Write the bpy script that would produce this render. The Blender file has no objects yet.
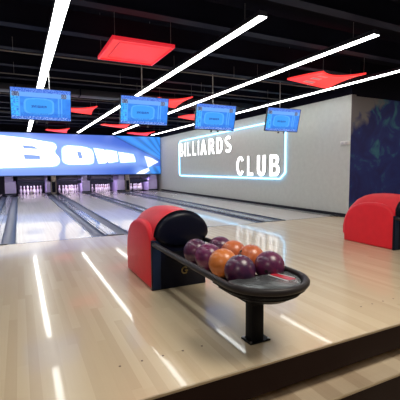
import bpy, bmesh, math, random
from mathutils import Vector, Matrix, noise
random.seed(7)
PI = math.pi
SC = bpy.context.scene
COL = SC.collection

# ---------------------------------------------------------------- camera
cam_d = bpy.data.cameras.new('camera')
cam_d.sensor_fit = 'HORIZONTAL'; cam_d.sensor_width = 36.0; cam_d.lens = 365.0 / 400.0 * 36.0
cam_d.clip_start = 0.02; cam_d.clip_end = 100
cam = bpy.data.objects.new('camera', cam_d); COL.objects.link(cam)
cr = Vector((0.89624081, -0.44350974, -0.00717748))
cu = Vector((0.04456209, 0.07392775, 0.99626749))
cf = Vector((0.44132372, 0.89321542, -0.08602079))
cam.matrix_world = Matrix(((cr.x, cu.x, -cf.x, 0), (cr.y, cu.y, -cf.y, 0), (cr.z, cu.z, -cf.z, 1.2), (0, 0, 0, 1)))
SC.camera = cam

# ---------------------------------------------------------------- world, exposure
w = bpy.data.worlds.new('world'); SC.world = w; w.use_nodes = True
w.node_tree.nodes['Background'].inputs[0].default_value = (0.55, 0.6, 0.75, 1)
w.node_tree.nodes['Background'].inputs[1].default_value = 0.05
SC.view_settings.view_transform = 'Standard'; SC.view_settings.look = 'None'
SC.view_settings.gamma = 1.0; SC.view_settings.use_curve_mapping = False
SC.view_settings.exposure = 0.12
STRIP = 12.5        # lane strips
LOUNGE = 3.0        # strips over the lounge behind the camera

YBAY = 19.40
def area(name, loc, rot, sx, sy, power, col):
    d = bpy.data.lights.new(name, 'AREA'); d.shape = 'RECTANGLE'; d.size = sx; d.size_y = sy
    d.energy = power; d.color = col
    o = bpy.data.objects.new(name, d); COL.objects.link(o); o.location = loc; o.rotation_euler = rot
    return o
# tubes hidden above the pins behind the masking
for k, xc in enumerate((-1.35, 0.50, 2.35, 4.02, 5.95)):
    area('pin_light', (xc, YBAY, 0.675), (math.radians(35), 0, 0), 0.95, 0.05, 10, (0.84, 0.68, 1.0))
# unseen warm fill lights added overhead to brighten the floor and red consoles
for x, y, p in ((-2.5, -1.2, 75), (2.4, 1.0, 95), (7.5, -1.2, 70), (9.4, 3.6, 60)):
    area('lounge_light', (x, y, 3.3), (0, 0, 0), 1.4, 1.4, p, (1.0, 0.93, 0.80))

# ---------------------------------------------------------------- materials
def mat(name, col, rough=0.5, metal=0.0, coat=0.0, emit=None, es=0.0, spec=0.5, coat_rough=0.05):
    m = bpy.data.materials.new(name); m.use_nodes = True
    b = m.node_tree.nodes['Principled BSDF']
    b.inputs['Base Color'].default_value = (*col, 1); b.inputs['Roughness'].default_value = rough
    b.inputs['Metallic'].default_value = metal; b.inputs['Coat Weight'].default_value = coat
    b.inputs['Coat Roughness'].default_value = coat_rough
    b.inputs['Specular IOR Level'].default_value = spec
    if emit: b.inputs['Emission Color'].default_value = (*emit, 1); b.inputs['Emission Strength'].default_value = es
    # a little procedural variation in the surface
    if not emit:
        nt = m.node_tree; n = nt.nodes.new('ShaderNodeTexNoise'); n.inputs['Scale'].default_value = 9
        tc = nt.nodes.new('ShaderNodeTexCoord'); nt.links.new(tc.outputs['Object'], n.inputs['Vector'])
        mx = nt.nodes.new('ShaderNodeMix'); mx.data_type = 'RGBA'
        mx.inputs[6].default_value = (*[c * 0.92 for c in col], 1); mx.inputs[7].default_value = (*[min(1, c * 1.08) for c in col], 1)
        nt.links.new(n.outputs['Fac'], mx.inputs[0]); nt.links.new(mx.outputs[2], b.inputs['Base Color'])
    return m

def wood(name, stops, plank, rough, coat=0.0, along='y', grain=0.10, bump=0.0, lightness=1.0, tint=(1, 1, 1), spec=0.5):
    """planks laid along Y, every board its own tone"""
    m = bpy.data.materials.new(name); m.use_nodes = True; nt = m.node_tree; N = nt.nodes; L = nt.links
    b = N['Principled BSDF']; tc = N.new('ShaderNodeTexCoord'); sp = N.new('ShaderNodeSeparateXYZ')
    L.new(tc.outputs['Object'], sp.inputs[0])
    def mth(op, a, bb=None):
        n = N.new('ShaderNodeMath'); n.operation = op
        for i, v in enumerate((a, bb)):
            if v is None: continue
            if isinstance(v, (int, float)): n.inputs[i].default_value = v
            else: L.new(v, n.inputs[i])
        return n.outputs[0]
    row = mth('FLOOR', mth('DIVIDE', sp.outputs[0], plank))
    wn = N.new('ShaderNodeTexWhiteNoise'); wn.noise_dimensions = '1D'; L.new(row, wn.inputs['W'])
    seg = mth('FLOOR', mth('ADD', mth('DIVIDE', sp.outputs[1], 1.3), mth('MULTIPLY', wn.outputs['Value'], 7.0)))
    wn2 = N.new('ShaderNodeTexWhiteNoise'); wn2.noise_dimensions = '2D'
    cb = N.new('ShaderNodeCombineXYZ'); L.new(row, cb.inputs[0]); L.new(seg, cb.inputs[1]); L.new(cb.outputs[0], wn2.inputs['Vector'])
    # broad tone drift across the width
    nz = N.new('ShaderNodeTexNoise'); nz.inputs['Scale'].default_value = 1.0; nz.inputs['Detail'].default_value = 3
    mp = N.new('ShaderNodeMapping'); mp.inputs['Scale'].default_value = (2.2, 0.12, 1); L.new(tc.outputs['Object'], mp.inputs[0]); L.new(mp.outputs[0], nz.inputs['Vector'])
    gr = N.new('ShaderNodeTexNoise'); gr.inputs['Scale'].default_value = 1.0; gr.inputs['Detail'].default_value = 6
    mp2 = N.new('ShaderNodeMapping'); mp2.inputs['Scale'].default_value = (90, 3.0, 1); L.new(tc.outputs['Object'], mp2.inputs[0]); L.new(mp2.outputs[0], gr.inputs['Vector'])
    fac = mth('ADD', mth('MULTIPLY', wn2.outputs['Value'], 0.45), mth('ADD', mth('MULTIPLY', nz.outputs['Fac'], 0.55), mth('MULTIPLY', mth('SUBTRACT', gr.outputs['Fac'], 0.5), grain * 4)))
    cr_ = N.new('ShaderNodeValToRGB'); el = cr_.color_ramp.elements
    el[0].position = 0.2; el[0].color = (*stops[0], 1); el[1].position = 0.85; el[1].color = (*stops[-1], 1)
    for i, s in enumerate(stops[1:-1]):
        e = el.new(0.2 + 0.65 * (i + 1) / (len(stops) - 1)); e.color = (*s, 1)
    L.new(fac, cr_.inputs[0]); L.new(cr_.outputs[0], b.inputs['Base Color'])
    b.inputs['Roughness'].default_value = rough; b.inputs['Coat Weight'].default_value = coat; b.inputs['Coat Roughness'].default_value = 0.05
    b.inputs['Specular IOR Level'].default_value = spec
    return m

def vcol_emit(name, strength, rough=0.3):
    m = bpy.data.materials.new(name); m.use_nodes = True; nt = m.node_tree; b = nt.nodes['Principled BSDF']
    a = nt.nodes.new('ShaderNodeAttribute'); a.attribute_name = 'img'
    b.inputs['Base Color'].default_value = (0.01, 0.01, 0.015, 1); b.inputs['Roughness'].default_value = rough
    nt.links.new(a.outputs['Color'], b.inputs['Emission Color']); b.inputs['Emission Strength'].default_value = strength
    return m

M = dict(
    black=mat('black_gloss', (0.003, 0.004, 0.014), 0.32, spec=0.2),
    blackp=mat('black_plastic', (0.003, 0.003, 0.005), 0.45, spec=0.10),
    navy=mat('dark_blue_plastic', (0.006, 0.016, 0.05), 0.4, spec=.3),
    rail=mat('rubber_rail', (0.020, 0.016, 0.018), 0.42, spec=.25),
    red=mat('red_shell', (0.80, 0.022, 0.040), 0.42, spec=0.3),
    ceil=mat('black_ceiling', (0.005, 0.005, 0.012), 0.9, spec=0.1),
    joist=mat('dark_joist', (0.006, 0.0075, 0.024), 0.7, spec=0.2),
    pipe=mat('grey_conduit', (0.20, 0.18, 0.18), 0.5),
    duct=mat('dark_duct', (0.035, 0.035, 0.05), 0.5),
    wall=mat('grey_wall', (0.60, 0.625, 0.60), 0.75, spec=0.2),
    base=mat('black_skirting', (0.006, 0.006, 0.012), 0.4),
    room=mat('lounge_wall', (0.34, 0.31, 0.29), 0.8),
    alu=mat('white_housing', (0.6, 0.6, 0.62), 0.5),
    steel=mat('steel', (0.5, 0.5, 0.52), 0.3, metal=1.0),
    strip=mat('strip_diffuser', (1, 1, 1), 0.5, emit=(0.97, 1.0, 0.96), es=STRIP),
    lounge=mat('lounge_diffuser', (1, 1, 1), 0.5, emit=(1.0, 0.92, 0.80), es=LOUNGE),
    gutter=mat('gutter_steel', (0.10, 0.12, 0.19), 0.36, metal=0.3),
    capping=mat('gutter_capping', (0.03, 0.035, 0.06), 0.25, coat=0.6),
    capl=mat('pale_capping', (0.38, 0.42, 0.50), 0.22, coat=0.5),
    endcap=mat('grey_end_cap', (0.10, 0.11, 0.11), 0.35),
    pin=mat('pin_white', (0.80, 0.76, 0.80), 0.25, coat=0.5),
    pinred=mat('pin_stripe', (0.6, 0.02, 0.03), 0.3),
    bay=mat('pin_bay_dark', (0.012, 0.012, 0.03), 0.6),
    cover=mat('lilac_cover', (0.56, 0.48, 0.80), 0.45),  # white covers; the purple light on them is put into the base colour
    bronze=mat('bronze_frame', (0.32, 0.27, 0.22), 0.4),
    machine=mat('machine_grey', (0.16, 0.14, 0.20), 0.6),
    guard=mat('navy_guard', (0.015, 0.02, 0.06), 0.4),
    letter=mat('white_lit_letter', (1, 1, 1), 0.4, emit=(1, 1, 1), es=1.4),
    blet=mat('banner_letter', (1, 1, 1), 0.4, emit=(1, .97, .98), es=1.35),
    bcount=mat('banner_counter', (0.2, 0.4, 0.9), 0.4, emit=(0.30, 0.55, 0.95), es=0.8),
    neon=mat('neon_blue', (0.5, 0.8, 1), 0.4, emit=(0.24, 0.62, 1.0), es=3.8),
    ret=mat('letter_return', (0.16, 0.16, 0.18), 0.5),
    redlit=mat('red_lit_fabric', (0.7, 0.02, 0.02), 0.5, emit=(1.0, 0.045, 0.04), es=1.0),
    redrim=mat('red_lit_rim', (0.6, 0.02, 0.03), 0.4, emit=(0.75, 0.02, 0.035), es=0.7),
    redmesh=mat('pale_mesh_patch', (0.45, 0.3, 0.30), 0.5, emit=(0.42, 0.13, 0.13), es=0.7),
    tvback=mat('tv_shell', (0.02, 0.02, 0.03), 0.35),
    plate=mat('white_plastic', (0.75, 0.75, 0.72), 0.4),
    fascia=mat('dark_brown_fascia', (0.014, 0.005, 0.004), 0.5, spec=0.12),
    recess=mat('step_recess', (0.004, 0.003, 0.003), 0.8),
    nosing=mat('brass_nosing', (0.42, 0.33, 0.22), 0.35, metal=0.3),
    mark=mat('brown_marker', (0.10, 0.05, 0.03), 0.4),
    mesh=mat('perforated_grey', (0.10, 0.11, 0.12), 0.26, metal=0.4),
    redband=mat('red_band', (0.45, 0.02, 0.04), 0.35),
    wband=mat('white_band', (0.55, 0.55, 0.58), 0.35),
    gold=mat('gold_emblem', (0.34, 0.25, 0.10), 0.35, metal=0.6),
    hole=mat('finger_hole', (0.004, 0.002, 0.004), 0.6),
    cyl=mat('wire_grey', (0.2, 0.2, 0.22), 0.5),
)
M['approach'] = wood('approach_maple', [(0.60, 0.465, 0.315), (0.66, 0.53, 0.365), (0.71, 0.585, 0.41)], 0.062, 0.25, 0.42, grain=0.03, spec=0.5)
M['lane'] = wood('lane_maple', [(0.62, 0.57, 0.53), (0.68, 0.63, 0.59), (0.73, 0.68, 0.63)], 0.027, 0.26, 0.55, grain=0.02, spec=0.9)
M['lower'] = wood('lower_floor_oak', [(0.34, 0.25, 0.17), (0.45, 0.35, 0.25), (0.55, 0.45, 0.33)], 0.14, 0.3, 0.2, grain=0.06)

def ball_mat(name, a, b_, scale=7):
    m = bpy.data.materials.new(name); m.use_nodes = True; nt = m.node_tree; N = nt.nodes; L = nt.links
    b = N['Principled BSDF']; tc = N.new('ShaderNodeTexCoord'); n = N.new('ShaderNodeTexNoise')
    n.inputs['Scale'].default_value = scale; n.inputs['Detail'].default_value = 5; n.inputs['Distortion'].default_value = 1.6
    L.new(tc.outputs['Object'], n.inputs['Vector']); r = N.new('ShaderNodeValToRGB')
    r.color_ramp.elements[0].position = 0.35; r.color_ramp.elements[0].color = (*a, 1)
    r.color_ramp.elements[1].position = 0.66; r.color_ramp.elements[1].color = (*b_, 1)
    L.new(n.outputs['Fac'], r.inputs[0]); L.new(r.outputs[0], b.inputs['Base Color'])
    b.inputs['Roughness'].default_value = 0.33; b.inputs['Coat Weight'].default_value = 0.25; b.inputs['Coat Roughness'].default_value = 0.25
    return m
M['purple'] = ball_mat('purple_marble', (0.05, 0.008, 0.045), (0.15, 0.018, 0.075))
M['plum'] = ball_mat('dark_plum_marble', (0.03, 0.008, 0.045), (0.11, 0.016, 0.06))
M['magenta'] = ball_mat('magenta_marble', (0.08, 0.010, 0.065), (0.20, 0.024, 0.10))
M['orange'] = ball_mat('orange_marble', (0.52, 0.13, 0.022), (0.68, 0.21, 0.05))
M['rust'] = ball_mat('rust_marble', (0.40, 0.085, 0.03), (0.58, 0.15, 0.045))

def mural_mat():
    m = bpy.data.materials.new('blue_watercolour_mural'); m.use_nodes = True; nt = m.node_tree; N = nt.nodes; L = nt.links
    b = N['Principled BSDF']; tc = N.new('ShaderNodeTexCoord')
    def nz(scale, det=5, dis=1.0, off=0):
        n = N.new('ShaderNodeTexNoise'); n.inputs['Scale'].default_value = scale; n.inputs['Detail'].default_value = det; n.inputs['Distortion'].default_value = dis
        mp = N.new('ShaderNodeMapping'); mp.inputs['Location'].default_value = (off, off, off); L.new(tc.outputs['Object'], mp.inputs[0]); L.new(mp.outputs[0], n.inputs['Vector']); return n.outputs['Fac']
    def ramp(f, st):
        r = N.new('ShaderNodeValToRGB'); e = r.color_ramp.elements
        e[0].position, e[0].color = st[0][0], (*st[0][1], 1); e[1].position, e[1].color = st[-1][0], (*st[-1][1], 1)
        for p, c in st[1:-1]: k = e.new(p); k.color = (*c, 1)
        L.new(f, r.inputs[0]); return r.outputs[0]
    blue = ramp(nz(1.8, off=3), [(0.35, (0.004, 0.006, 0.10)), (0.52, (0.006, 0.018, 0.15)), (0.60, (0.02, 0.11, 0.19)), (0.75, (0.06, 0.20, 0.24))])
    sp = N.new('ShaderNodeSeparateXYZ'); L.new(tc.outputs['Object'], sp.inputs[0])
    # the paint thins out towards the upper left corner of the panel
    a = N.new('ShaderNodeMath'); a.operation = 'MULTIPLY'; a.inputs[1].default_value = 0.8; L.new(sp.outputs[0], a.inputs[0])
    s = N.new('ShaderNodeMath'); s.operation = 'SUBTRACT'; L.new(a.outputs[0], s.inputs[0]); L.new(sp.outputs[2], s.inputs[1])
    n2 = N.new('ShaderNodeMath'); n2.operation = 'ADD'; L.new(s.outputs[0], n2.inputs[0]); L.new(nz(3.0, 6, 0.8), n2.inputs[1])
    mask = ramp(n2.outputs[0], [(0.0, (0, 0, 0)), (1.0, (1, 1, 1))])
    mr = N.new('ShaderNodeMapRange'); mr.inputs[1].default_value = -1.68; mr.inputs[2].default_value = -1.42; L.new(n2.outputs[0], mr.inputs[0])
    mx = N.new('ShaderNodeMix'); mx.data_type = 'RGBA'; mx.inputs[6].default_value = (0.17, 0.155, 0.165, 1)
    L.new(mr.outputs[0], mx.inputs[0]); L.new(blue, mx.inputs[7]); L.new(mx.outputs[2], b.inputs['Base Color'])
    b.inputs['Roughness'].default_value = 0.7
    return m
M['mural'] = mural_mat()

# ---------------------------------------------------------------- mesh helpers
class MB:
    def __init__(s): s.b = bmesh.new()
    def box(s, x0, x1, y0, y1, z0, z1, bev=0.0, seg=2, m=0):
        t = bmesh.new(); bmesh.ops.create_cube(t, size=1)
        bmesh.ops.scale(t, vec=(x1 - x0, y1 - y0, z1 - z0), verts=t.verts)
        bmesh.ops.translate(t, vec=((x0 + x1) / 2, (y0 + y1) / 2, (z0 + z1) / 2), verts=t.verts)
        if bev: bmesh.ops.bevel(t, geom=t.edges[:], offset=bev, segments=seg, affect='EDGES', profile=0.5)
        return s.add(t, m)
    def add(s, t, m=0, mtx=None):
        if mtx is not None: bmesh.ops.transform(t, matrix=mtx, verts=t.verts)
        for f in t.faces: f.material_index = m
        me = bpy.data.meshes.new('tmp'); t.to_mesh(me); t.free(); s.b.from_mesh(me); bpy.data.meshes.remove(me); return s
    def cyl(s, p0, p1, r, r2=None, seg=16, m=0):
        p0, p1 = Vector(p0), Vector(p1); d = p1 - p0; t = bmesh.new()
        bmesh.ops.create_cone(t, cap_ends=True, segments=seg, radius1=r, radius2=r if r2 is None else r2, depth=d.length)
        q = d.to_track_quat('Z', 'Y').to_matrix().to_4x4(); return s.add(t, m, Matrix.Translation((p0 + p1) / 2) @ q)
    def sphere(s, c, r, u=48, v=32, m=0):
        t = bmesh.new(); bmesh.ops.create_uvsphere(t, u_segments=u, v_segments=v, radius=r); return s.add(t, m, Matrix.Translation(c))
    def prism(s, pts, fn, d0, d1, bev=0.0, seg=3, m=0):
        """2-D outline pts -> fn(a, b, depth)"""
        t = bmesh.new(); A = [t.verts.new(fn(a, b, d0)) for a, b in pts]; B = [t.verts.new(fn(a, b, d1)) for a, b in pts]; n = len(pts)
        fa = t.faces.new(A); fb = t.faces.new(B[::-1])
        for i in range(n): t.faces.new((A[i], B[i], B[(i + 1) % n], A[(i + 1) % n]))
        bmesh.ops.recalc_face_normals(t, faces=t.faces[:])
        if bev:
            e = [e for e in t.edges if (fa in e.link_faces or fb in e.link_faces)]
            bmesh.ops.bevel(t, geom=e, offset=bev, segments=seg, affect='EDGES', profile=0.5, clamp_overlap=True)
        return s.add(t, m)
    def loft(s, rings, closed=True, cap=True, m=0):
        t = bmesh.new(); R = [[t.verts.new(p) for p in r] for r in rings]; n = len(R[0])
        for i in range(len(R) - 1):
            for j in range(n if closed else n - 1):
                k = (j + 1) % n; t.faces.new((R[i][j], R[i + 1][j], R[i + 1][k], R[i][k]))
        if cap: t.faces.new(R[0]); t.faces.new(R[-1][::-1])
        bmesh.ops.recalc_face_normals(t, faces=t.faces[:]); return s.add(t, m)
    def tube(s, pts, r, seg=12, closed=False, m=0):
        pts = [Vector(p) for p in pts]; n = len(pts); rings = []; up = None
        for i, p in enumerate(pts):
            a = pts[(i - 1) % n] if (closed or i > 0) else p; b = pts[(i + 1) % n] if (closed or i < n - 1) else p
            d = (b - a).normalized()
            if up is None: up = Vector((0, 0, 1)) if abs(d.z) < .9 else Vector((1, 0, 0))
            x = d.cross(up).normalized(); up = x.cross(d).normalized()
            rings.append([p + (x * math.cos(t * 2 * PI / seg) + up * math.sin(t * 2 * PI / seg)) * r for t in range(seg)])
        if closed: rings.append(rings[0])
        return s.loft(rings, True, not closed, m)
    def lathe(s, prof, c=(0, 0, 0), seg=20, m=0):
        rings = [[(c[0] + r * math.cos(t * 2 * PI / seg), c[1] + r * math.sin(t * 2 * PI / seg), c[2] + z) for t in range(seg)] for r, z in prof]
        return s.loft(rings, True, True, m)
    def build(s, name, mats, parent=None, smooth=40, loc=None):
        me = bpy.data.meshes.new(name); s.b.to_mesh(me); s.b.free()
        for mm in (mats if isinstance(mats, (list, tuple)) else [mats]): me.materials.append(mm)
        if smooth:
            me.polygons.foreach_set('use_smooth', [True] * len(me.polygons)); me.set_sharp_from_angle(angle=math.radians(smooth))
        o = bpy.data.objects.new(name, me); COL.objects.link(o)
        if parent: o.parent = parent
        if loc: o.location = loc
        return o

def thing(name, label, cat, loc=(0, 0, 0), group=None):
    o = bpy.data.objects.new(name, None); COL.objects.link(o); o.location = loc; o.empty_display_size = .1
    o['label'] = label; o['category'] = cat
    if group: o['group'] = group
    return o
def tag(o, label, cat, group=None):
    o['label'] = label; o['category'] = cat
    if group: o['group'] = group
    return o
def dup(root, loc, label):
    r = root.copy(); COL.objects.link(r); r.location = loc; r['label'] = label
    for ch in list(root.children):
        c = ch.copy(); COL.objects.link(c); c.parent = r
        for g in list(ch.children):
            d = g.copy(); COL.objects.link(d); d.parent = c
    return r
def struct(o): o['kind'] = 'structure'; return o
def sbox(name, x0, x1, y0, y1, z0, z1, m, bev=0):
    return struct(MB().box(x0, x1, y0, y1, z0, z1, bev).build(name, m, smooth=0))

def flat_shape(name, splines, fn_matrix, depth, m, parent, bevel=0.0):
    """outline (first spline) with holes -> solid letter"""
    cu_ = bpy.data.curves.new(name, 'CURVE'); cu_.dimensions = '2D'; cu_.fill_mode = 'BOTH'; cu_.extrude = depth / 2; cu_.bevel_depth = bevel
    for pts in splines:
        sp = cu_.splines.new('POLY'); sp.points.add(len(pts) - 1); sp.use_cyclic_u = True
        for p, q in zip(sp.points, pts): p.co = (q[0], q[1], 0, 1)
    t = bpy.data.objects.new('t', cu_); me = bpy.data.meshes.new_from_object(t); bpy.data.objects.remove(t); bpy.data.curves.remove(cu_)
    me.name = name; me.transform(fn_matrix); me.materials.clear(); me.materials.append(m)
    o = bpy.data.objects.new(name, me); COL.objects.link(o); o.parent = parent
    return o

def image_grid(name, x0, x1, z0, z1, nx, nz, fn, mt, parent, curve=None, y=0.0):
    """flat display facing -Y whose picture is a colour attribute, fn(u, v)"""
    me = bpy.data.meshes.new(name); V = []; F = []
    for j in range(nz + 1):
        for i in range(nx + 1):
            V.append((x0 + (x1 - x0) * i / nx, y, z0 + (z1 - z0) * j / nz))
    for j in range(nz):
        for i in range(nx):
            a = j * (nx + 1) + i; F.append((a, a + 1, a + nx + 2, a + nx + 1))
    me.from_pydata(V, [], F); at = me.color_attributes.new('img', 'FLOAT_COLOR', 'POINT')
    for j in range(nz + 1):
        for i in range(nx + 1): at.data[j * (nx + 1) + i].color = (*fn(i / nx, j / nz), 1)
    me.materials.append(mt); o = bpy.data.objects.new(name, me); COL.objects.link(o); o.parent = parent
    return o

# ================================================================ structure
WX = 7.1; FOUL = 6.58; YB = 19.25
sbox('floor', -4.6, 11.5, 1.76, FOUL, -0.19, 0, M['approach'])
m_ = MB(); m_.box(-4.6, 11.5, 1.748, 1.762, -0.012, 0.0035, .002, 1); struct(m_.build('trim_1', M['nosing']))
sbox('trim_2', -4.6, 11.5, 1.75, 1.7595, -0.19, -0.013, M['fascia'])
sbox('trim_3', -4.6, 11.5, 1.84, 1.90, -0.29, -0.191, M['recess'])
struct(MB().box(-4.6, 11.5, 1.60, 1.90, -0.46, -0.262).build('floor_step', M['lower'], smooth=0))
sbox('trim_4', -4.6, 11.5, 1.592, 1.599, -0.46, -0.262, M['fascia'])
m_ = MB(); m_.box(-4.6, 11.5, 1.588, 1.602, -0.274, -0.2585, .002, 1); struct(m_.build('trim_5', M['nosing']))
sbox('floor_lounge', -4.6, 11.5, -5.0, 1.60, -0.56, -0.50, M['lower'])
sbox('floor_under_lanes', -4.6, WX, FOUL, 22.0, -0.20, -0.12, M['bay'])
dots = MB()
for x in [(-1.04 + .14 * k) for k in range(60)]:
    if abs((x - .45) % 2.02 - 0.35) < .36: dots.cyl((x, 2.133, 0.0002), (x, 2.133, 0.0012), .0075, seg=10)
struct(dots.build('floor_markers', M['mark'], smooth=0))
m_ = MB(); m_.box(-4.6, WX - .2, FOUL - .012, FOUL + .006, -.01, .0015); struct(m_.build('trim_6', M['capping'], smooth=0))
# walls
sbox('wall_right', WX, WX + 0.15, 6.27, 22, -0.2, 2.91, M['wall'])
sbox('wall_alcove', WX + 0.15, 11.5, 6.27, 6.42, -0.2, 2.88, M['mural'])
bpy.data.objects['wall_alcove'].data.transform(Matrix.Translation((-WX, 0, 0))); bpy.data.objects['wall_alcove'].location.x = WX
# the mural starts right on the corner
sbox('trim_7', WX + 0.001, WX + 0.15, 6.262, 6.2695, 0, 2.905, M['mural'])
bpy.data.objects['trim_7'].data.transform(Matrix.Translation((-WX, 0, 0))); bpy.data.objects['trim_7'].location.x = WX
sbox('wall_right_upper', WX, WX + .15, 6.262, 22, 2.911, 3.7, M['ceil'])
sbox('wall_alcove_upper', WX + .15, 11.5, 6.27, 6.42, 2.881, 3.7, M['ceil'])
sbox('baseboard_right', WX - 0.015, WX - .001, 6.35, 19.2, 0.0, 0.075, M['base'])
sbox('wall_left', -4.7, -4.6, -5, 22, -0.6, 3.7, M['room'])
sbox('wall_back', -4.6, 11.5, -5.1, -5.0, -0.6, 3.7, M['room'])
sbox('wall_far_right', 11.5, 11.6, -5, 6.4, -0.6, 3.7, M['room'])
sbox('wall_front', -4.6, WX, 22.0, 22.1, -0.2, 3.7, M['bay'])
sbox('ceiling', -4.6, 11.5, -5, 22, 3.7, 3.8, M['ceil'])

# ceiling services
for i, y in enumerate([2.6 + 1.15 * k for k in range(15)]):
    o = MB().box(-4.5, WX if y > 6 else 11.4, y, y + .07, 3.30, 3.62).box(-4.5, WX if y > 6 else 11.4, y - .05, y + .12, 3.28, 3.30).build('trim_%d' % (10 + i), M['joist'], smooth=0)
    struct(o)
pl = [('thin grey conduit crossing the ceiling nearest the camera', 6.66, 3.07, .012), ('thin grey conduit crossing behind the nearest one, above the screens', 8.18, 3.07, .011),
      ('thin conduit crossing the ceiling over the middle of the lanes', 10.6, 3.12, .014), ('thin conduit crossing the ceiling over the far lanes', 13.8, 3.12, .014)]
for lb, y, z, r in pl:
    t = thing('ceiling_conduit', lb, 'conduit', (0, y, z), 'conduits under the ceiling')
    MB().cyl((-4.4, 0, 0), (6.95, 0, 0), r, seg=10).build('pipe', M['pipe'], t)
    for x in (-2.5, .0, 2.1, 4.1, 6.1): MB().cyl((x, 0, .0), (x, 0, 3.3 - z), .004, seg=6).build('hanger', M['cyl'], t)
t = thing('air_duct', 'dark square air duct running across under the black ceiling', 'duct', (0, 10.2, 3.19))
MB().box(-4.4, 6.9, -.2, .2, -.075, .075, .01).build('duct_body', M['duct'], t)
for x in (-3, -1.5, 0, 1.5, 3, 4.5, 6): MB().box(x, x + .03, -.215, .215, -.09, .09).build('flange', M['joist'], t)

# ================================================================ lanes and gutters
LW = [(-1.93, -0.76, 'lane left of the leftmost gutter, mostly outside the picture'), (-0.08, 1.11, 'glossy pale wooden bowling lane at the far left, in front of the big letter B'),
      (1.84, 2.90, 'glossy pale wooden lane second from the left, ending beside the red ball return'), (3.46, 4.64, 'glossy pale wooden bowling lane third from the left, behind the red ball return'),
      (5.46, 6.86, 'glossy pale wooden bowling lane along the grey sign wall')]
for x0, x1, lb in LW:
    t = thing('bowling_lane', lb, 'bowling lane', ((x0 + x1) / 2, FOUL, 0), 'bowling lanes')
    h = (x1 - x0) / 2
    MB().box(-h, h, .002, 12.66 if x1 > 6 else 13.75, -.11, 0).build('lane_bed', M['lane'], t, 0)
    for k in range(7):     # aiming arrows
        xx = (k - 3) * .13; yy = 3.0 - abs(k - 3) * .22 + 1.0
        a = MB(); a.prism([(xx - .012, yy), (xx, yy + .11), (xx + .012, yy)], lambda p, q, d: (p, q, d), .0003, .0012); a.build('aiming_arrow', M['mark'], t, 0)

def gutter_set(x0, x1, y1, lb, gw=0.215):
    t = thing('gutter_pair', lb, 'gutter', ((x0 + x1) / 2, FOUL, 0), 'gutters between lanes'); h = (x1 - x0) / 2; Lg = y1 - FOUL
    for s in (-1, 1):
        c = s * (h - .02 - gw / 2); prof = []
        for k in range(13):
            a = PI * k / 12; prof.append((c - gw / 2 * math.cos(a), -.012 - .062 * math.sin(a)))
        for k in range(12, -1, -1):
            a = PI * k / 12; prof.append((c - (gw / 2) * math.cos(a), -.02 - .068 * math.sin(a)))
        m = MB(); m.loft([[(p, y, z) for p, z in prof] for y in (0.01, Lg)]); m.build('gutter_channel', M['gutter'], t, 50)
        MB().box(s * h - (.02 if s > 0 else 0), s * h + (0 if s > 0 else .02), .01, Lg, -.08, .004).build('edge_strip', M['capping'], t, 0)
    ci = h - .02 - gw
    if ci > .03:
        MB().box(-ci, ci, .06, Lg, -.09, .006).build('divider', M['capping'], t, 0)
        MB().box(-ci * .62, ci * .25, .06, Lg, .006, .016, .003, 1).build('divider_capping', M['capl'], t, 30)
        MB().box(-ci * 1.0, ci * 1.9, -.0, .06, -.09, .010, .004, 1).build('end_cap', M['endcap'], t, 30)
    return t
gutter_set(-0.76, -0.08, YB, 'dark gutters at the far left edge of the leftmost lane')
gutter_set(1.11, 1.84, YB, 'steel blue gutters running up to the left of the red ball return', .235)
gutter_set(2.90, 3.46, YB, 'dark gutters between the second and third lanes, passing behind the red ball return', .19)
gutter_set(4.64, 5.46, YB, 'dark gutters ending by the reflection of the lit sign', .21)
t = thing('narrow_gutter', 'narrow dark gutter along the foot of the grey sign wall', 'gutter', (6.975, FOUL, 0))
MB().box(-.115, .11, .0, 12.6, -.1, -.03).build('channel_floor', M['capping'], t, 0)
MB().box(-.115, -.10, .0, 12.6, -.03, .003).build('edge_strip', M['capping'], t, 0)
MB().box(-.1, .1, .0, .07, -.03, .02, .005, 1).build('end_cap', M['endcap'], t, 30)

# ================================================================ pin bay
t = thing('masking_unit', 'long lit blue banner with huge white letters across the end of the lanes', 'banner', (0, 19.2, 0))
ZT, ZBm = 2.94, 0.905
MB().box(-4.5, 7.08, .012, .14, ZBm - .01, ZT + .01, .004, 1).build('cabinet', M['bay'], t, 0)
X0b, X1b = -4.5, 7.06
def clamp(v, a=0.0, b=1.0): return max(a, min(b, v))
def seg_d(px, pz, a, b):
    ax, az = a; bx, bz = b; t_ = clamp(((px - ax) * (bx - ax) + (pz - az) * (bz - az)) / ((bx - ax) ** 2 + (bz - az) ** 2)); return math.hypot(px - ax - t_ * (bx - ax), pz - az - t_ * (bz - az))
def inpoly(x, z, P):
    c = False
    for i in range(len(P)):
        (x1, z1), (x2, z2) = P[i], P[i - 1]
        if (z1 > z) != (z2 > z) and x < (x2 - x1) * (z - z1) / (z2 - z1) + x1: c = not c
    return c
STAR = [[(6.14, 1.90), (6.55, 1.79), (6.95, 1.57), (6.62, 1.42), (6.34, 1.26), (6.27, 1.5)], [(5.62, .93), (5.95, 1.12), (6.36, 1.26), (6.42, 1.1), (6.12, .93)]]
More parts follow.
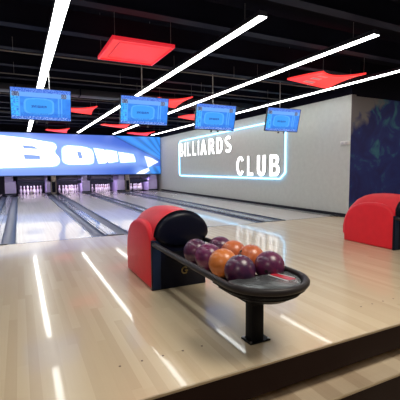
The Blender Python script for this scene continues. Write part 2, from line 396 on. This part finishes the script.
def banner(u, v):
    x = X0b + (X1b - X0b) * u; z = ZBm + (ZT - ZBm) * v
    for P in STAR:
        if inpoly(x, z, P): return (1.2, 1.3, 1.4)
    n = noise.noise((x * .8, z * 1.4, 0)) * .5 + noise.noise((x * 2.5, z * 3, 5)) * .2
    base = Vector((0.115, 0.21, 0.78)); deep = Vector((0.03, 0.12, 0.62)); cyan = Vector((0.03, 0.24, 0.82))
    c = base.lerp(deep, clamp((x - 2.5) / 3.0 + n * .3))
    # pale glow around the lettering, painted into the banner colour
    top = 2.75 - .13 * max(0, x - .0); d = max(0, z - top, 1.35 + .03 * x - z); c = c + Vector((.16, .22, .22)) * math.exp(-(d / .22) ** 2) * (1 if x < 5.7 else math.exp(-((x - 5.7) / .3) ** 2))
    c = c + Vector((0.10, 0.15, 0.15)) * clamp(1.15 - (z - ZBm) / .6) * clamp((5 - x) / 3)
    # fan of cyan rays from the right
    la, lb_ = (4.35, 2.98), (7.1, 1.62)
    line = la[1] + (x - la[0]) * (lb_[1] - la[1]) / (lb_[0] - la[0])
    if x > 4.2 and z > line:
        ang = math.atan2(z - 1.62, 7.4 - x); k = .5 + .5 * math.sin(ang * 26 + .6)
        c = cyan * (0.75 + .6 * k)
        if abs(z - line) < .05: c = Vector((0.015, 0.06, 0.35))
    elif x > 6.3 and z < 1.35: c = cyan * (.9 + .3 * math.sin(x * 14 + z * 9))
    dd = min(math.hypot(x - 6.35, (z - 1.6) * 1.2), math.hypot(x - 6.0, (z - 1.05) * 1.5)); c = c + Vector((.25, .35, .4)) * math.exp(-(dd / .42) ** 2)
    if z < ZBm + .03 or z > ZT - .02: c = c * .3
    return tuple(c)
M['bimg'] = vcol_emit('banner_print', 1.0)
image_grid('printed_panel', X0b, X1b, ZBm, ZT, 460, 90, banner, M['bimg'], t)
def arc(cx, cz, rx, rz, a0, a1, n=10): return [(cx + rx * math.cos(math.radians(a0 + (a1 - a0) * i / n)), cz + rz * math.sin(math.radians(a0 + (a1 - a0) * i / n))) for i in range(n + 1)]
MX = Matrix.Translation((0, -.02, 0)) @ Matrix.Rotation(PI / 2, 4, 'X')
Bo = [(-.95, 1.28), (-.95, 2.80), (-.05, 2.72)] + [(.6, 2.64), (1.1, 2.55)] + arc(1.36, 2.28, .33, .24, 75, -40, 8) + [(1.60, 2.03)] + arc(1.45, 1.66, .37, .32, 55, -65, 8) + [(1.2, 1.34), (.3, 1.32)]
Bh = [[(.2, 2.36), (.72, 2.31), (.88, 2.18), (.26, 2.2)], [(.24, 1.92), (.94, 1.88), (.96, 1.69), (.26, 1.7)]]
Oo = arc(2.25, 2.12, .31, .25, 180, 85, 6) + [(2.8, 2.34), (3.1, 2.29)] + arc(3.14, 2.0, .29, .25, 70, 0, 5) + [(3.46, 1.75)] + arc(3.2, 1.66, .25, .2, -10, -90, 5) + [(2.6, 1.45)] + arc(2.3, 1.7, .36, .25, -90, -180, 6)
Oh = [[(2.63, 2.10), (2.84, 2.07), (2.92, 1.74), (2.72, 1.75)]]
Wo = [(3.47, 2.26), (3.98, 2.20), (4.02, 2.10), (4.08, 2.19), (4.62, 2.11), (4.70, 1.62), (4.42, 1.56), (4.2, 1.53), (4.14, 1.64), (4.06, 1.52), (3.70, 1.50)]
Lo = [(4.73, 2.08), (5.12, 2.03), (5.50, 1.97), (5.60, 1.78), (5.62, 1.58), (5.3, 1.57), (4.83, 1.55)]
for nm, ol, hs, lb in (('letter', Bo, Bh, 'huge white letter B'), ('letter', Oo, Oh, 'white letter O'), ('letter', Wo, [], 'white letter W'), ('letter', Lo, [], 'white letter L at the narrow end')):
    o = flat_shape(nm, [ol] + hs, MX, .02, M['blet'], t); o['label'] = lb
    cx_ = sum(p[0] for p in ol) / len(ol); cz_ = sum(p[1] for p in ol) / len(ol)
    big = [(cx_ + (p[0] - cx_) * (1 + .045 / max(.2, abs(p[0] - cx_))), cz_ + (p[1] - cz_) * (1 + .045 / max(.2, abs(p[1] - cz_)))) for p in ol]
    o2 = flat_shape('letter_outline', [big] + hs, Matrix.Translation((0, -.006, 0)) @ Matrix.Rotation(PI / 2, 4, 'X'), .006, M['bcount'], o)

# end frame and side cheeks of the bay
CH = [(1.18, 1.36, 'l'), (2.86, 3.24, 'l'), (4.645, 5.05, 'r'), (6.40, 6.88, 'r'), (-.62, -.16, 'l')]
clb = ['narrow lilac divider beside the bronze box between the first two lanes', 'lilac divider cover with a lit top between the second and third lanes', 'wide lilac divider cover left of the bronze box between the third and fourth lanes', 'wide lilac cover between the last lane and the grey wall', 'dark lilac divider cover left of the leftmost lane']
for (x0, x1, sd), lb in zip(CH, clb):
    t = thing('divider_cover', lb, 'divider', ((x0 + x1) / 2, YB + .02, 0), 'covers between the pin bays'); h = (x1 - x0) / 2
    MB().box(-h, h, 0, 1.9, 0.001, .62, .02, 2).build('body', M['cover'], t)
    MB().box(-h + (0 if sd == 'l' else .1), h - (.12 if sd == 'l' else 0), .12, 1.9, .622, .895, .01, 1).build('upper_panel', M['cover'], t)
    MB().box(-h - .03, h + .03, -.012, -.001, .02, .09).build('kick_strip', M['capping'], t, 0)
for x0, lb in ((1.375, 'bronze framed box with a dark window between the first two lanes'), (5.055, 'bronze framed box with a dark window between the third and fourth lanes')):
    t = thing('ball_lift_box', lb, 'cabinet', (x0 + .125, YB - .06, 0), 'bronze boxes at the pin end')
    MB().box(-.12, .12, .02, .07, 0.02, .66, .008).build('box_body', M['bay'], t)
    m = MB()
    for a in ((-.12, -.085, .04, .66), (.085, .12, .04, .66)): m.box(a[0], a[1], -.01, .02, a[2], a[3], .004, 1)
    m.box(-.12, .12, -.01, .02, .60, .66, .004, 1); m.box(-.12, .12, -.01, .02, .02, .08, .004, 1); m.build('frame', M['bronze'], t)
    MB().box(-.083, .083, .003, .012, .08, .60).build('window', M['black'], t, 0)
    MB().box(-.11, .11, .02, .07, .662, .89).build('post', M['bronze'], t, 0)
PINS = []
prof = [(0.0, 0), (.026, 0), (.029, .012), (.036, .04), (.048, .075), (.057, .115), (.0605, .12), (.058, .15), (.048, .19), (.033, .225), (.025, .25), (.0235, .27), (.025, .29), (.030, .315), (.0325, .338), (.030, .36), (.022, .375), (.010, .381), (0.0, .3815)]
LC = [-1.35, .505, 2.30, 3.96, 5.80]
lname = ['lane left of the frame', 'leftmost lane', 'second lane from the left', 'third lane from the left', 'rightmost lane']
pos = ['front point of the triangle', 'second row left', 'second row right', 'third row left', 'third row middle', 'third row right', 'back row far left', 'back row inner left', 'back row inner right', 'back row far right']
def pin_at(i, x, y, lb, grp):
    s = 1.05
    if not PINS:
        b = MB(); b.lathe([(max(r, .0004) * s, z * s) for r, z in prof], seg=20); o = b.build('bowling_pin', M['pin'], smooth=60)
        st = MB()
        for zz in (.262, .281): st.lathe([(.0238 * s, (zz - .0035) * s), (.0256 * s, (zz - .0035) * s), (.0256 * s, (zz + .0035) * s), (.0238 * s, (zz + .0035) * s)], seg=20)
        st.build('neck_stripe', M['pinred'], o, 30); PINS.append(o); root = o
    else:
        root = PINS[0].copy(); COL.objects.link(root)
        for c in PINS[0].children: d = c.copy(); COL.objects.link(d); d.parent = root
    root.location = (x, y, 0.0); tag(root, lb, 'bowling pin', grp); return root
for li in range(1, 5):
    k = 0
    for r_ in range(4):
        for c in range(r_ + 1):
            pin_at(k, LC[li] + (c - r_ / 2) * .300, 19.42 + r_ * .264, 'white pin, %s, on the %s' % (pos[k], lname[li]), 'bowling pins on the ' + lname[li]); k += 1
for li, (x0, x1) in enumerate(((-1.9, -.8), (-.10, 1.12), (1.72, 2.84), (3.28, 4.47), (5.32, 6.38))):
    if li == 0: continue
    t = thing('pinsetter', 'grey pinsetter with navy guard over the ' + lname[li], 'pinsetter', ((x0 + x1) / 2, YB + .1, 0), 'pinsetters'); h = (x1 - x0) / 2 - .01
    m = MB(); m.box(-h, h, .06, .5, .72, .86, .01, 1)
    for k in range(9): m.box(-h + .05 + k * (2 * h - .1) / 9, -h + .10 + k * (2 * h - .1) / 9, .03, .06, .73, .85)
    m.build('deck', M['machine'], t, 0)
    MB().box(-h, h, .0, .04, .50, .64, .006, 1).build('guard', M['guard'], t)
    for s in (-1, 1): MB().box(s * (h - .02) - .015, s * (h - .02) + .015, .04, .12, .52, .86).build('side_arm', M['guard'], t, 0)
    MB().box(-h, h, 1.35, 1.38, .0, .9).build('pit_curtain', M['bay'], t, 0)

# ================================================================ wall sign
t = thing('wall_sign', 'large lit BILLIARDS CLUB sign with blue neon outline on the grey wall', 'sign', (WX, 12.5, 0))
# letters: 2-D (s, z) with s running from the far end towards the camera; world y = y0 - s
def stroke_letters():
    def A(cx, cz, rx, rz, a0, a1, n=12): return arc(cx, cz, rx, rz, a0, a1, n)
    G = {}
    w_ = .24
    G['I'] = (.278, [[(.08, 0), (.08, 1), (.215, 1), (.215, 0)]])
    G['L'] = (.611, [[(.08, 0), (.08, 1), (.22, 1), (.22, .15), (.53, .15), (.53, 0)]])
    G['A'] = (.722, [[(.0, 0), (.27, 1), (.47, 1), (.74, 0), (.53, 0), (.475, .2), (.265, .2), (.21, 0)], [(.315, .37), (.425, .37), (.37, .66)]])
    G['D'] = (.722, [[(.07, 0), (.07, 1), (.38, 1)] + A(.38, .5, .31, .5, 85, -85) + [(.38, 0)], [(.27, .17), (.27, .83), (.36, .83)] + A(.36, .5, .13, .33, 80, -80)])
    G['B'] = (.722, [[(.07, 0), (.07, 1), (.42, 1)] + A(.43, .755, .22, .245, 88, -55, 8) + [(.56, .53)] + A(.44, .285, .25, .285, 60, -88, 9), [(.27, .60), (.27, .83), (.40, .83)] + A(.41, .715, .06, .115, 80, -80, 6), [(.27, .17), (.27, .44), (.42, .44)] + A(.43, .305, .07, .135, 80, -80, 6)])
    G['R'] = (.722, [[(.07, 0), (.07, 1), (.44, 1)] + A(.45, .71, .23, .29, 88, -70, 9) + [(.55, .42), (.76, 0), (.53, 0), (.34, .40), (.27, .40), (.27, 0)], [(.27, .57), (.27, .83), (.42, .83)] + A(.42, .70, .07, .13, 80, -80, 6)])
    G['U'] = (.722, [[(.07, 1), (.07, .38)] + A(.37, .33, .30, .345, 180, 360) + [(.67, 1), (.47, 1), (.47, .36)] + A(.37, .35, .10, .185, 0, -180) + [(.27, 1)]])
    G['C'] = (.722, [A(.37, .5, .33, .515, 35, 325, 26) + A(.37, .5, .135, .345, 318, 42, 22)])
    # S: spine swept with a constant width
    sp = A(.335, .745, .20, .175, 25, 270, 14)[:-1] + A(.335, .275, .215, .185, 90, -155, 14)
    P = []; Q = []
    for i, p in enumerate(sp):
        a = sp[max(0, i - 1)]; b = sp[min(len(sp) - 1, i + 1)]; dx, dz = b[0] - a[0], b[1] - a[1]; l = math.hypot(dx, dz); n = (-dz / l * .09, dx / l * .09)
        P.append((p[0] + n[0], p[1] + n[1])); Q.append((p[0] - n[0], p[1] - n[1]))
    G['S'] = (.667, [P + Q[::-1]])
    return G
G = stroke_letters()
def word(txt, ya, yb, z0, z1):
    adv = sum(G[c][0] for c in txt); sc = (ya - yb) / (adv - .08); s = -.05 * sc; H_ = z1 - z0
    for c in txt:
        a, sps = G[c]; ol = [[(s + (p[0] * .84 + a * .08) * sc, z0 + p[1] * H_) for p in q] for q in sps]
        # (s, z) -> x = WX - depth, y = ya - s, z
        mtx = Matrix(((0, 0, -1, -.036), (-1, 0, 0, ya - 12.5), (0, 1, 0, 0), (0, 0, 0, 1)))
        o = flat_shape('letter', ol, mtx, .012, M['letter'], t); o['label'] = 'lit white letter ' + c
        mt2 = Matrix(((0, 0, -1, -.0145), (-1, 0, 0, ya - 12.5), (0, 1, 0, 0), (0, 0, 0, 1)))
        flat_shape('letter_return', ol, mt2, .028, M['ret'], o)
        s += a * sc
word('BILLIARDS', 16.62, 11.60, 1.78, 2.40)
word('CLUB', 11.34, 8.80, .945, 1.61)
fr = [(8.60, 1.06), (8.60, 2.62), (16.35, 2.52)] + [(16.5, 2.46), (16.56, 2.36)] + [(16.56, .97), (16.5, .89), (16.36, .86), (8.84, .87)]
def densify(P, closed=True):
    out = []
    for i in range(len(P)):
        a, b = P[i], P[(i + 1) % len(P)]; out.append(a)
        if math.hypot(a[0] - b[0], a[1] - b[1]) > .3: out += [(a[0] + (b[0] - a[0]) * k, a[1] + (b[1] - a[1]) * k) for k in (.02, .98)] if math.hypot(a[0] - b[0], a[1] - b[1]) > 1 else []
    return out
fr = densify(fr)
MB().tube([(-.035, y - 12.5, z) for y, z in fr], .021, 8, True).build('neon_outline', M['neon'], t)

t = thing('switch_plate', 'small white switch box on the grey wall near its outer corner', 'switch', (WX, 6.42, 1.79))
MB().box(-.03, -.001, -.13, .13, -.045, .045, .006, 2).build('housing', M['plate'], t)
for s in (-.06, .06): MB().box(-.036, -.029, s - .035, s + .035, -.025, .025, .002, 1).build('rocker', M['alu'], t)
t = thing('cable_end', 'short dark cable bundle lying at the foot of the grey wall near its end', 'cable', (6.98, 6.45, 0))
MB().tube([(0, .0, .014), (-.02, -.08, .016), (.03, -.15, .014), (.02, -.19, .014), (.06, -.12, .014)], .012).build('cable', M['base'], t)
MB().box(-.03, .05, .02, .16, .0, .03, .008).build('plug_box', M['base'], t)

# ================================================================ strip lights
def strip(x, y0, y1, lb, mt='strip', z=3.0, wd=.104):
    t = thing('strip_light', lb, 'strip light', (x, y0, z), 'linear ceiling lights'); Ls = y1 - y0; h = wd / 2
    MB().box(-h - .006, h + .006, 0, Ls, .008, .07, .004, 1).build('housing', M['alu' if mt != 'strip' else 'tvback'], t, 0)
    MB().box(-h, h, .004, Ls - .004, 0, .008).build('diffuser', M[mt], t, 0)
    for yy in [.4 + k * 2.4 for k in range(int((Ls - .4) / 2.4) + 1)]: MB().cyl((0, yy, .07), (0, yy, .31 if z > 2.9 else .6), .003, seg=6).build('suspension_wire', M['cyl'], t)
strip(.505, 1.2, 19.0, 'leftmost glowing linear ceiling light, passing behind the leftmost screen', wd=.132)
strip(2.70, 3.72, 19.0, 'second glowing linear ceiling light from the left, ending left of the top right corner')
strip(4.47, 3.55, 19.0, 'third glowing linear ceiling light from the left, ending above the right red panel')
strip(6.52, 3.0, 19.0, 'rightmost glowing linear ceiling light, nearest the grey sign wall')
strip(-1.6, 3.0, 19.0, 'linear ceiling light left of the picture', z=3.0)  # out of view, added to light the left side


# ================================================================ red ceiling panels
def red_panel(x0, x1, y0, y1, lb, kind, z=3.0):
    t = thing('red_panel', lb, 'ceiling panel', ((x0 + x1) / 2, (y0 + y1) / 2, z), 'red lit panels hanging under the ceiling')
    hx, hy = (x1 - x0) / 2, (y1 - y0) / 2; n = 16
    def zz(u, v):
        if kind == 'flat': return -.04 * u * v * 0
        return .045 * (-u * v) + .02 * (u * u - v * v) - .01
    def xy(u, v):
        if kind == 'flat': return u * hx * (1 - .0 * v), v * hy
        return u * hx * (1 - .08 * (1 - v * v)), v * hy * (1 - (.10 if v > 0 else .38) * (1 - u * u))
    def sheet(th0, th1, inset=1.0):
        m = bmesh.new(); top = []; bot = []
        for j in range(n + 1):
            for i in range(n + 1):
                u, v = (-1 + 2 * i / n) * inset, (-1 + 2 * j / n) * inset; x, y = xy(u, v); z_ = zz(u, v)
                bot.append(m.verts.new((x, y, z_ + th0))); top.append(m.verts.new((x, y, z_ + th1)))
        W_ = n + 1
        for j in range(n):
            for i in range(n):
                a = j * W_ + i; m.faces.new((bot[a], bot[a + W_], bot[a + W_ + 1], bot[a + 1])); m.faces.new((top[a], top[a + 1], top[a + W_ + 1], top[a + W_]))
        for i in range(n):
            for a, b in ((i, i + 1), (n * W_ + i + 1, n * W_ + i)): m.faces.new((bot[a], bot[b], top[b], top[a]))
            for a, b in (((i + 1) * W_, i * W_), (i * W_ + n, (i + 1) * W_ + n)): m.faces.new((bot[a], bot[b], top[b], top[a]))
        return m
    M_ = MB(); M_.add(sheet(0, 0.03 if kind == 'flat' else .035)); M_.build('fabric', M['redlit'], t, 30)
    if kind == 'flat':
        for (a, b, c, d) in ((-hx - .03, -hx, -hy - .03, hy + .03), (hx, hx + .03, -hy - .03, hy + .03), (-hx, hx, -hy - .03, -hy), (-hx, hx, hy, hy + .03)):
            MB().box(a, b, c, d, -.02, .035, .006).build('rim', M['redrim'], t)
        for (a, b, c, d) in ((-hx + .1, -hx + .115, -hy + .1, hy - .1), (-hx + .1, hx - .1, -hy + .1, -hy + .112), (-hx + .1, hx - .1, hy - .112, hy - .1)):
            MB().box(a, b, c, d, -.004, -.0005).build('seam', M['pinred'], t, 0)
    elif kind == 'mesh':
        for uc, vc in ((-.28, .66), (-.40, .10), (-.45, -.48)):
            m = bmesh.new(); vs = []
            for u, v in ((uc - .24, vc - .10), (uc + .20, vc - .16), (uc + .24, vc + .12), (uc - .20, vc + .16)):
                x, y = xy(u, v); vs.append((x, y, zz(u, v) - .004))
            lo = [m.verts.new(p) for p in vs]; hi = [m.verts.new((p[0], p[1], p[2] + .003)) for p in vs]
            m.faces.new(lo[::-1]); m.faces.new(hi)
            for i in range(4): m.faces.new((lo[i], lo[(i + 1) % 4], hi[(i + 1) % 4], hi[i]))
            q = MB(); q.add(m); q.build('mesh_patch', M['redmesh'], t, 0)
    for sx, sy in ((-1, -1), (1, -1), (-1, 1), (1, 1)):
        x, y = xy(sx * .96, sy * .96); MB().cyl((x, y, zz(sx, sy) + .04), (x, y, .70), .003, seg=6).build('suspension_wire', M['cyl'], t)
red_panel(1.26, 2.13, 5.20, 6.18, 'large red lit square panel with a raised rim, upper left of centre', 'flat')
red_panel(5.12, 6.25, 5.18, 6.20, 'red lit curved panel with three pale patches, between the two right strips', 'mesh')
red_panel(3.22, 4.14, 8.75, 9.95, 'red lit panel just behind the second screen from the left', 'curve')
red_panel(1.22, 2.17, 11.2, 12.2, 'red lit panel just right of the leftmost screen', 'curve')
red_panel(5.22, 6.15, 11.0, 12.3, 'red lit panel partly hidden by the third screen, above BILLIARDS', 'curve')
red_panel(1.2, 2.15, 17.6, 18.7, 'small far red lit panel above the gap between letters B and O', 'curve')
red_panel(3.15, 4.25, 14.8, 15.7, 'small far red lit panel between the leftmost and second screens', 'curve')
red_panel(5.1, 6.2, 17.6, 18.8, 'small far red lit panel above the right end of the blue banner', 'curve')

# ================================================================ monitors
def ui(u, v):
    x, y = u, 1 - v
    n = noise.noise((x * 14, y * 9, 2)) * .5 + .5; n2 = noise.noise((x * 60, y * 50, 7)) * .5 + .5
    c = Vector((0.03, 0.20, 0.88)).lerp(Vector((.05, .32, .95)), n)
    if y < .13: c = Vector((.03, .14, .72)) + Vector((.18, .25, .3)) * (n2 > .55)
    elif y < .27:
        c = Vector((.16, .42, .98))
        if .02 < x < .14 or .84 < x < .93: c = Vector((.08, .10, .2)) if n2 > .42 else Vector((.35, .5, .8))
    elif y > .90: c = Vector((.03, .14, .68)); c = c + Vector((.5, .6, .5)) * (n2 > .6)
    else:
        rx, ry = (x - .46) / .24, (y - .57) / .25; q = (abs(rx) ** 4 + abs(ry) ** 4) ** .25
        if q < 1: c = Vector((.05, .36, 1.0))
        if .93 < q < 1.06: c = Vector((.10, .45, 1.0))
        if abs(rx) < .55 and abs(ry) < .16 and n2 > .47: c = Vector((.015, .06, .40))
        if abs(abs(x - .46) - .33) < .012 or abs(abs(x - .46) - .38) < .01: c = Vector((.10, .42, 1.0))
        if x < .12 and noise.noise((x * 25, y * 25, 3)) > .0: c = Vector((.06, .55, .95))
        if y > .78 and n2 > .5 and x > .15: c = Vector((.03, .18, .75))
    return tuple(c)
M['tv'] = vcol_emit('score_display', 0.95, .2)
def monitor(loc, lb):
    t = thing('score_monitor', lb, 'screen', loc, 'score screens over the lanes'); W_, H_ = 1.04, .585; tilt = math.radians(13)
    Rm = Matrix.Rotation(tilt, 4, 'X')
    def fin(o): o.data.transform(Rm); return o
    # screen faces -Y, tilted down towards the bowlers: its top leans forward
    fin(MB().box(-W_ / 2, W_ / 2, .008, .055, -H_ / 2, H_ / 2, .006).box(-.3, .3, .05, .10, -.2, .12, .01).build('back_shell', M['tvback'], t))
    b = MB()
    for a in ((-W_ / 2, W_ / 2, H_ / 2 - .010, H_ / 2), (-W_ / 2, W_ / 2, -H_ / 2, -H_ / 2 + .018), (-W_ / 2, -W_ / 2 + .009, -H_ / 2, H_ / 2), (W_ / 2 - .009, W_ / 2, -H_ / 2, H_ / 2)): b.box(a[0], a[1], -.006, .008, a[2], a[3], .002, 1)
    fin(b.build('bezel', M['tvback'], t))
    fin(image_grid('screen', -W_ / 2 + .009, W_ / 2 - .009, -H_ / 2 + .018, H_ / 2 - .01, 120, 68, ui, M['tv'], t, y=.004))
    for s in (-.09, .09): MB().box(s - .015, s + .015, .05, .10, -H_ / 2 - .035, -H_ / 2 + .0, .004).build('lower_clip', M['tvback'], t)
    MB().cyl((-.02, .11, .05), (-.02, .11, 1.34), .011, seg=12).build('hanging_pole', M['alu'], t)
    MB().box(-.10, .06, .08, .13, -.06, .10, .005).build('wall_bracket', M['tvback'], t)
    return t
ml = ['score screen at the far left, hanging in front of the leftmost strip light', 'second score screen from the left, hanging in front of a red panel', 'third score screen from the left, hanging above the word BILLIARDS', 'rightmost score screen, hanging above the word CLUB']
mon = None
for (x, y, z), lb in zip(((.435, 7.5, 2.40), (2.43, 7.5, 2.41), (4.13, 7.5, 2.37), (6.08, 7.5, 2.41)), ml):
    mon = monitor((x, y, z), lb) if mon is None else dup(mon, (x, y, z), lb)

# ================================================================ ball return
def ball_return(loc, lb):
    t = thing('ball_return', lb, 'ball return', loc, 'red ball returns')
    # side cheeks: rounded shoulder highest towards the front
    P = [(0.02, 0.0), (0.0, .03), (0.0, .48), (.035, .54), (.07, .59), (.13, .63), (.24, .66), (.36, .668), (.50, .660), (.63, .632), (.75, .58), (.84, .50), (.895, .39), (.92, .25), (.905, .0)]
    for s in (-1, 1):
        xa, xb = (-.31, -.20) if s < 0 else (.19, .296)
        m = MB(); m.prism(P, lambda a, b, d: (d, a, b), xa, xb, .042, 4); m.build('side_shell', M['red'], t, 50)
    # hood
    R = []
    for y, hw, zb, zt in ((.015, .272, .50, .768), (.06, .278, .50, .780), (.16, .283, .5, .792), (.3, .285, .5, .798), (.44, .285, .49, .795), (.57, .283, .47, .782), (.69, .28, .44, .752), (.79, .275, .41, .70), (.88, .268, .36, .61), (.935, .262, .30, .50), (.96, .258, .22, .38), (.962, .255, .12, .24)):
        ring = [(hw * math.copysign(abs(math.cos(PI * k / 24)) ** .85, math.cos(PI * k / 24)), y, zb + (zt - zb) * math.sin(PI * k / 24) ** .9) for k in range(25)]
        R.append(ring + [(-hw, min(y, .90), .06), (hw, min(y, .90), .06)])
    m = MB(); m.loft(R); m.build('hood', M['red'], t, 50)
    MB().box(-.21, .21, .86, .90, 0.0, .36, .008).build('back_panel', M['red'], t)
    MB().tube([(.012 + .288 * math.cos(PI * k / 28), -.012, .535 + .244 * math.sin(PI * k / 28)) for k in range(29)], .008, 8).build('hood_lip', M['blackp'], t)
    # dark domed face
    ov = [(.022 + .290 * math.cos(2 * PI * k / 40), .545 + (.228 if math.sin(2 * PI * k / 40) > 0 else .125) * math.sin(2 * PI * k / 40)) for k in range(40)]
    rings = []
    for sc, y in ((1.0, .02), (1.0, -.015), (.96, -.032), (.8, -.046), (.5, -.056), (.15, -.06)):
        rings.append([(.022 + (a - .022) * sc, y, .56 + (b - .56) * sc) for a, b in ov])
    m = MB(); m.loft(rings); m.build('face_window', M['black'], t, 60)
    MB().box(-.306, .285, -.012, .02, 0.0, .50, .006).build('front_panel', M['black'], t)
    MB().box(-.300, -.215, -.018, -.010, 0.01, .50, .003, 1).build('front_trim', M['navy'], t)
    e = MB(); e.tube([(.04 + .030 * math.cos(math.radians(a)), -.020, .170 + .032 * math.sin(math.radians(a))) for a in range(40, 331, 15)], .008, 8); e.box(.045, .075, -.025, -.014, .160, .172); e.build('emblem', M['gold'], t)
    # rack
    cx, r, yc, zr = .0025, .2825, -1.40, .462
    pts = [(cx - r, .0, zr), (cx - r, -.4, zr), (cx - r, -.9, zr), (cx - r, yc, zr)] + [(cx + r * math.cos(math.radians(a)), yc + r * math.sin(math.radians(a)), zr) for a in range(190, 360, 10)] + [(cx + r, yc, zr), (cx + r, -.9, zr), (cx + r, -.4, zr), (cx + r, .0, zr)]
    MB().tube(pts, .0235, 14).build('rail', M['rail'], t, 60)
    def stad(rr, yb): return [(cx - rr, yb)] + [(cx + rr * math.cos(math.radians(a)), yc + rr * math.sin(math.radians(a))) for a in range(180, 361, 10)] + [(cx + rr, yb)]
    # narrow ball track between the rails, rising a little towards its end
    m = MB(); m.prism([(0, .340), (-1.42, .372), (-1.42, .392), (0, .372)], lambda a, b, d: (d, a, b), cx - .165, cx + .165); m.build('ball_track', M['blackp'], t, 30)
    w2 = MB(); O = stad(.284, -1.22); I = stad(.255, -1.22)
    w2.loft([[(a, b, .425) for a, b in O], [(a, b, .462) for a, b in O], [(a, b, .462) for a, b in I], [(a, b, .425) for a, b in I], [(a, b, .425) for a, b in O]], closed=False, cap=False)
    w2.build('tray_wall', M['blackp'], t, 50)
    lw = MB(); S1 = stad(.25, -1.24)
    lw.loft([[(a, b, .430) for a, b in S1], [(a, b, .392) for a, b in S1], [(cx + (a - cx) * .66, yc + (b - yc) * .72, .350) for a, b in S1]]); lw.build('underside', M['blackp'], t, 40)
    # end plate, gently crowned, with perforated patch and red band
    ep = MB(); E = [(cx - .25, -1.355)] + [(cx + .25 * math.cos(math.radians(a)), yc + .25 * math.sin(math.radians(a))) for a in range(180, 361, 10)] + [(cx + .25, -1.355)]
    ep.loft([[(a, b, .40) for a, b in E], [(a, b, .462) for a, b in E], [(cx + (a - cx) * .93, yc + (b - yc) * .93 + (.0 if b < -1.31 else 0), .470) for a, b in E]]); pl_ = ep.build('end_plate', M['mesh'], t, 40)
    def quad(P4, z, m, nm, lb=None):
        q = MB(); q.prism(P4, lambda a, b, d: (a, b, d), z, z + .0015); o = q.build(nm, m, pl_, 0)
        if lb: o['label'] = lb
    quad([(.085, -1.37), (.135, -1.37), (.175, -1.53), (.115, -1.53)], .4705, M['redband'], 'stripe', 'red stripe')
    quad([(.066, -1.37), (.077, -1.37), (.106, -1.54), (.093, -1.54)], .4705, M['wband'], 'stripe', 'white stripe')
    quad([(.140, -1.37), (.147, -1.37), (.190, -1.50), (.181, -1.51)], .4705, M['wband'], 'stripe', 'white stripe')
    hm = MB()
    for i in range(14):
        for j in range(8):
            hx_, hy_ = cx - .22 + i * .019, -1.385 - j * .019
            if (hx_ - cx) ** 2 + (hy_ - yc) ** 2 < .22 ** 2 and hx_ < .07: hm.cyl((hx_, hy_, .4700), (hx_, hy_, .4712), .0055, seg=8)
    hm.build('perforation', M['hole'], pl_, 0)
    # bracket, post and foot
    MB().box(-.11, .15, -1.44, -1.10, .30, .343, .008).build('bracket', M['blackp'], t)
    MB().box(-.053, .042, -1.365, -1.275, .012, .305, .006).build('post', M['blackp'], t)
    MB().box(-.075, .095, -1.375, -1.255, 0, .012, .003, 1).build('foot_plate', M['blackp'], t)
    for bx in (-.062, .082):
        for by in (-1.362, -1.268): MB().cyl((bx, by, .012), (bx, by, .020), .008, seg=6).build('bolt', M['steel'], t)
    return t
br = ball_return((1.43, 3.36, 0), 'red hooded ball return with a black front and long oval ball rack in the foreground')
dup(br, (5.10, 3.42, 0), 'bright red ball return cut off by the right edge of the photo')

# ================================================================ balls
BR = .1078
def ball(x, y, m, lb, spin):
    b = MB(); b.sphere((0, 0, 0), BR, 64, 40); o = b.build('bowling_ball', M[m], smooth=180); tag(o, lb, 'bowling ball', 'bowling balls on the rack')
    for k, (a, e_) in enumerate(((-.10, .16), (.10, .16), (.0, -.10))):
        d = Vector((math.sin(a), -math.cos(a) * math.cos(e_), math.sin(e_))).normalized()
        MB().cyl(d * (BR - .004), d * (BR + .0004), .0125 if k == 2 else .010, seg=16).build('finger_hole', M['hole'], o, 0)
    o.location = (x, y, .3725 + (3.36 - y) * .01408 + BR + .0008 + LIFT.get(lb[:22], 0)); o.rotation_euler = spin
    return o
XF, XR = 1.336, 1.580
LIFT = {}
ball(XF, 2.790, 'plum', 'dark plum bowling ball nearest the black console, by the near rail', (2.5, .4, 1))
ball(XF, 2.560, 'magenta', 'magenta purple bowling ball between the dark plum and orange balls by the near rail', (2.1, 1.3, 2))
ball(XF, 2.325, 'orange', 'orange bowling ball by the near rail, directly behind the nearest purple ball', (-2.2, .6, .3))
ball(XF - .004, 2.085, 'plum', 'purple bowling ball nearest the camera, at the front of the rack by the near rail', (1.05, .1, .1))
ball(XR, 2.800, 'purple', 'small-looking dark purple bowling ball farthest from the camera, by the far rail', (2, 2, .3))
ball(XR, 2.575, 'rust', 'rust orange bowling ball in the far row, next to the farthest purple ball', (2.6, 1, .6))
ball(XR + .02, 2.345, 'rust', 'rust orange bowling ball in the far row, next to the rightmost purple ball', (-2.6, .2, 1.6))
ball(XR + .002, 2.085, 'purple', 'purple bowling ball at the far right of the rack beside the red stripe', (2.9, .7, 2.2))

for o in bpy.data.objects:      # the far-left screen hangs from a pole right of its middle
    if o.name == 'hanging_pole': o.location.x = .175
for o in list(bpy.data.objects):
    if 'label' in o and len(o['label'].split()) > 16: print('LONG', o.name, len(o['label'].split()))
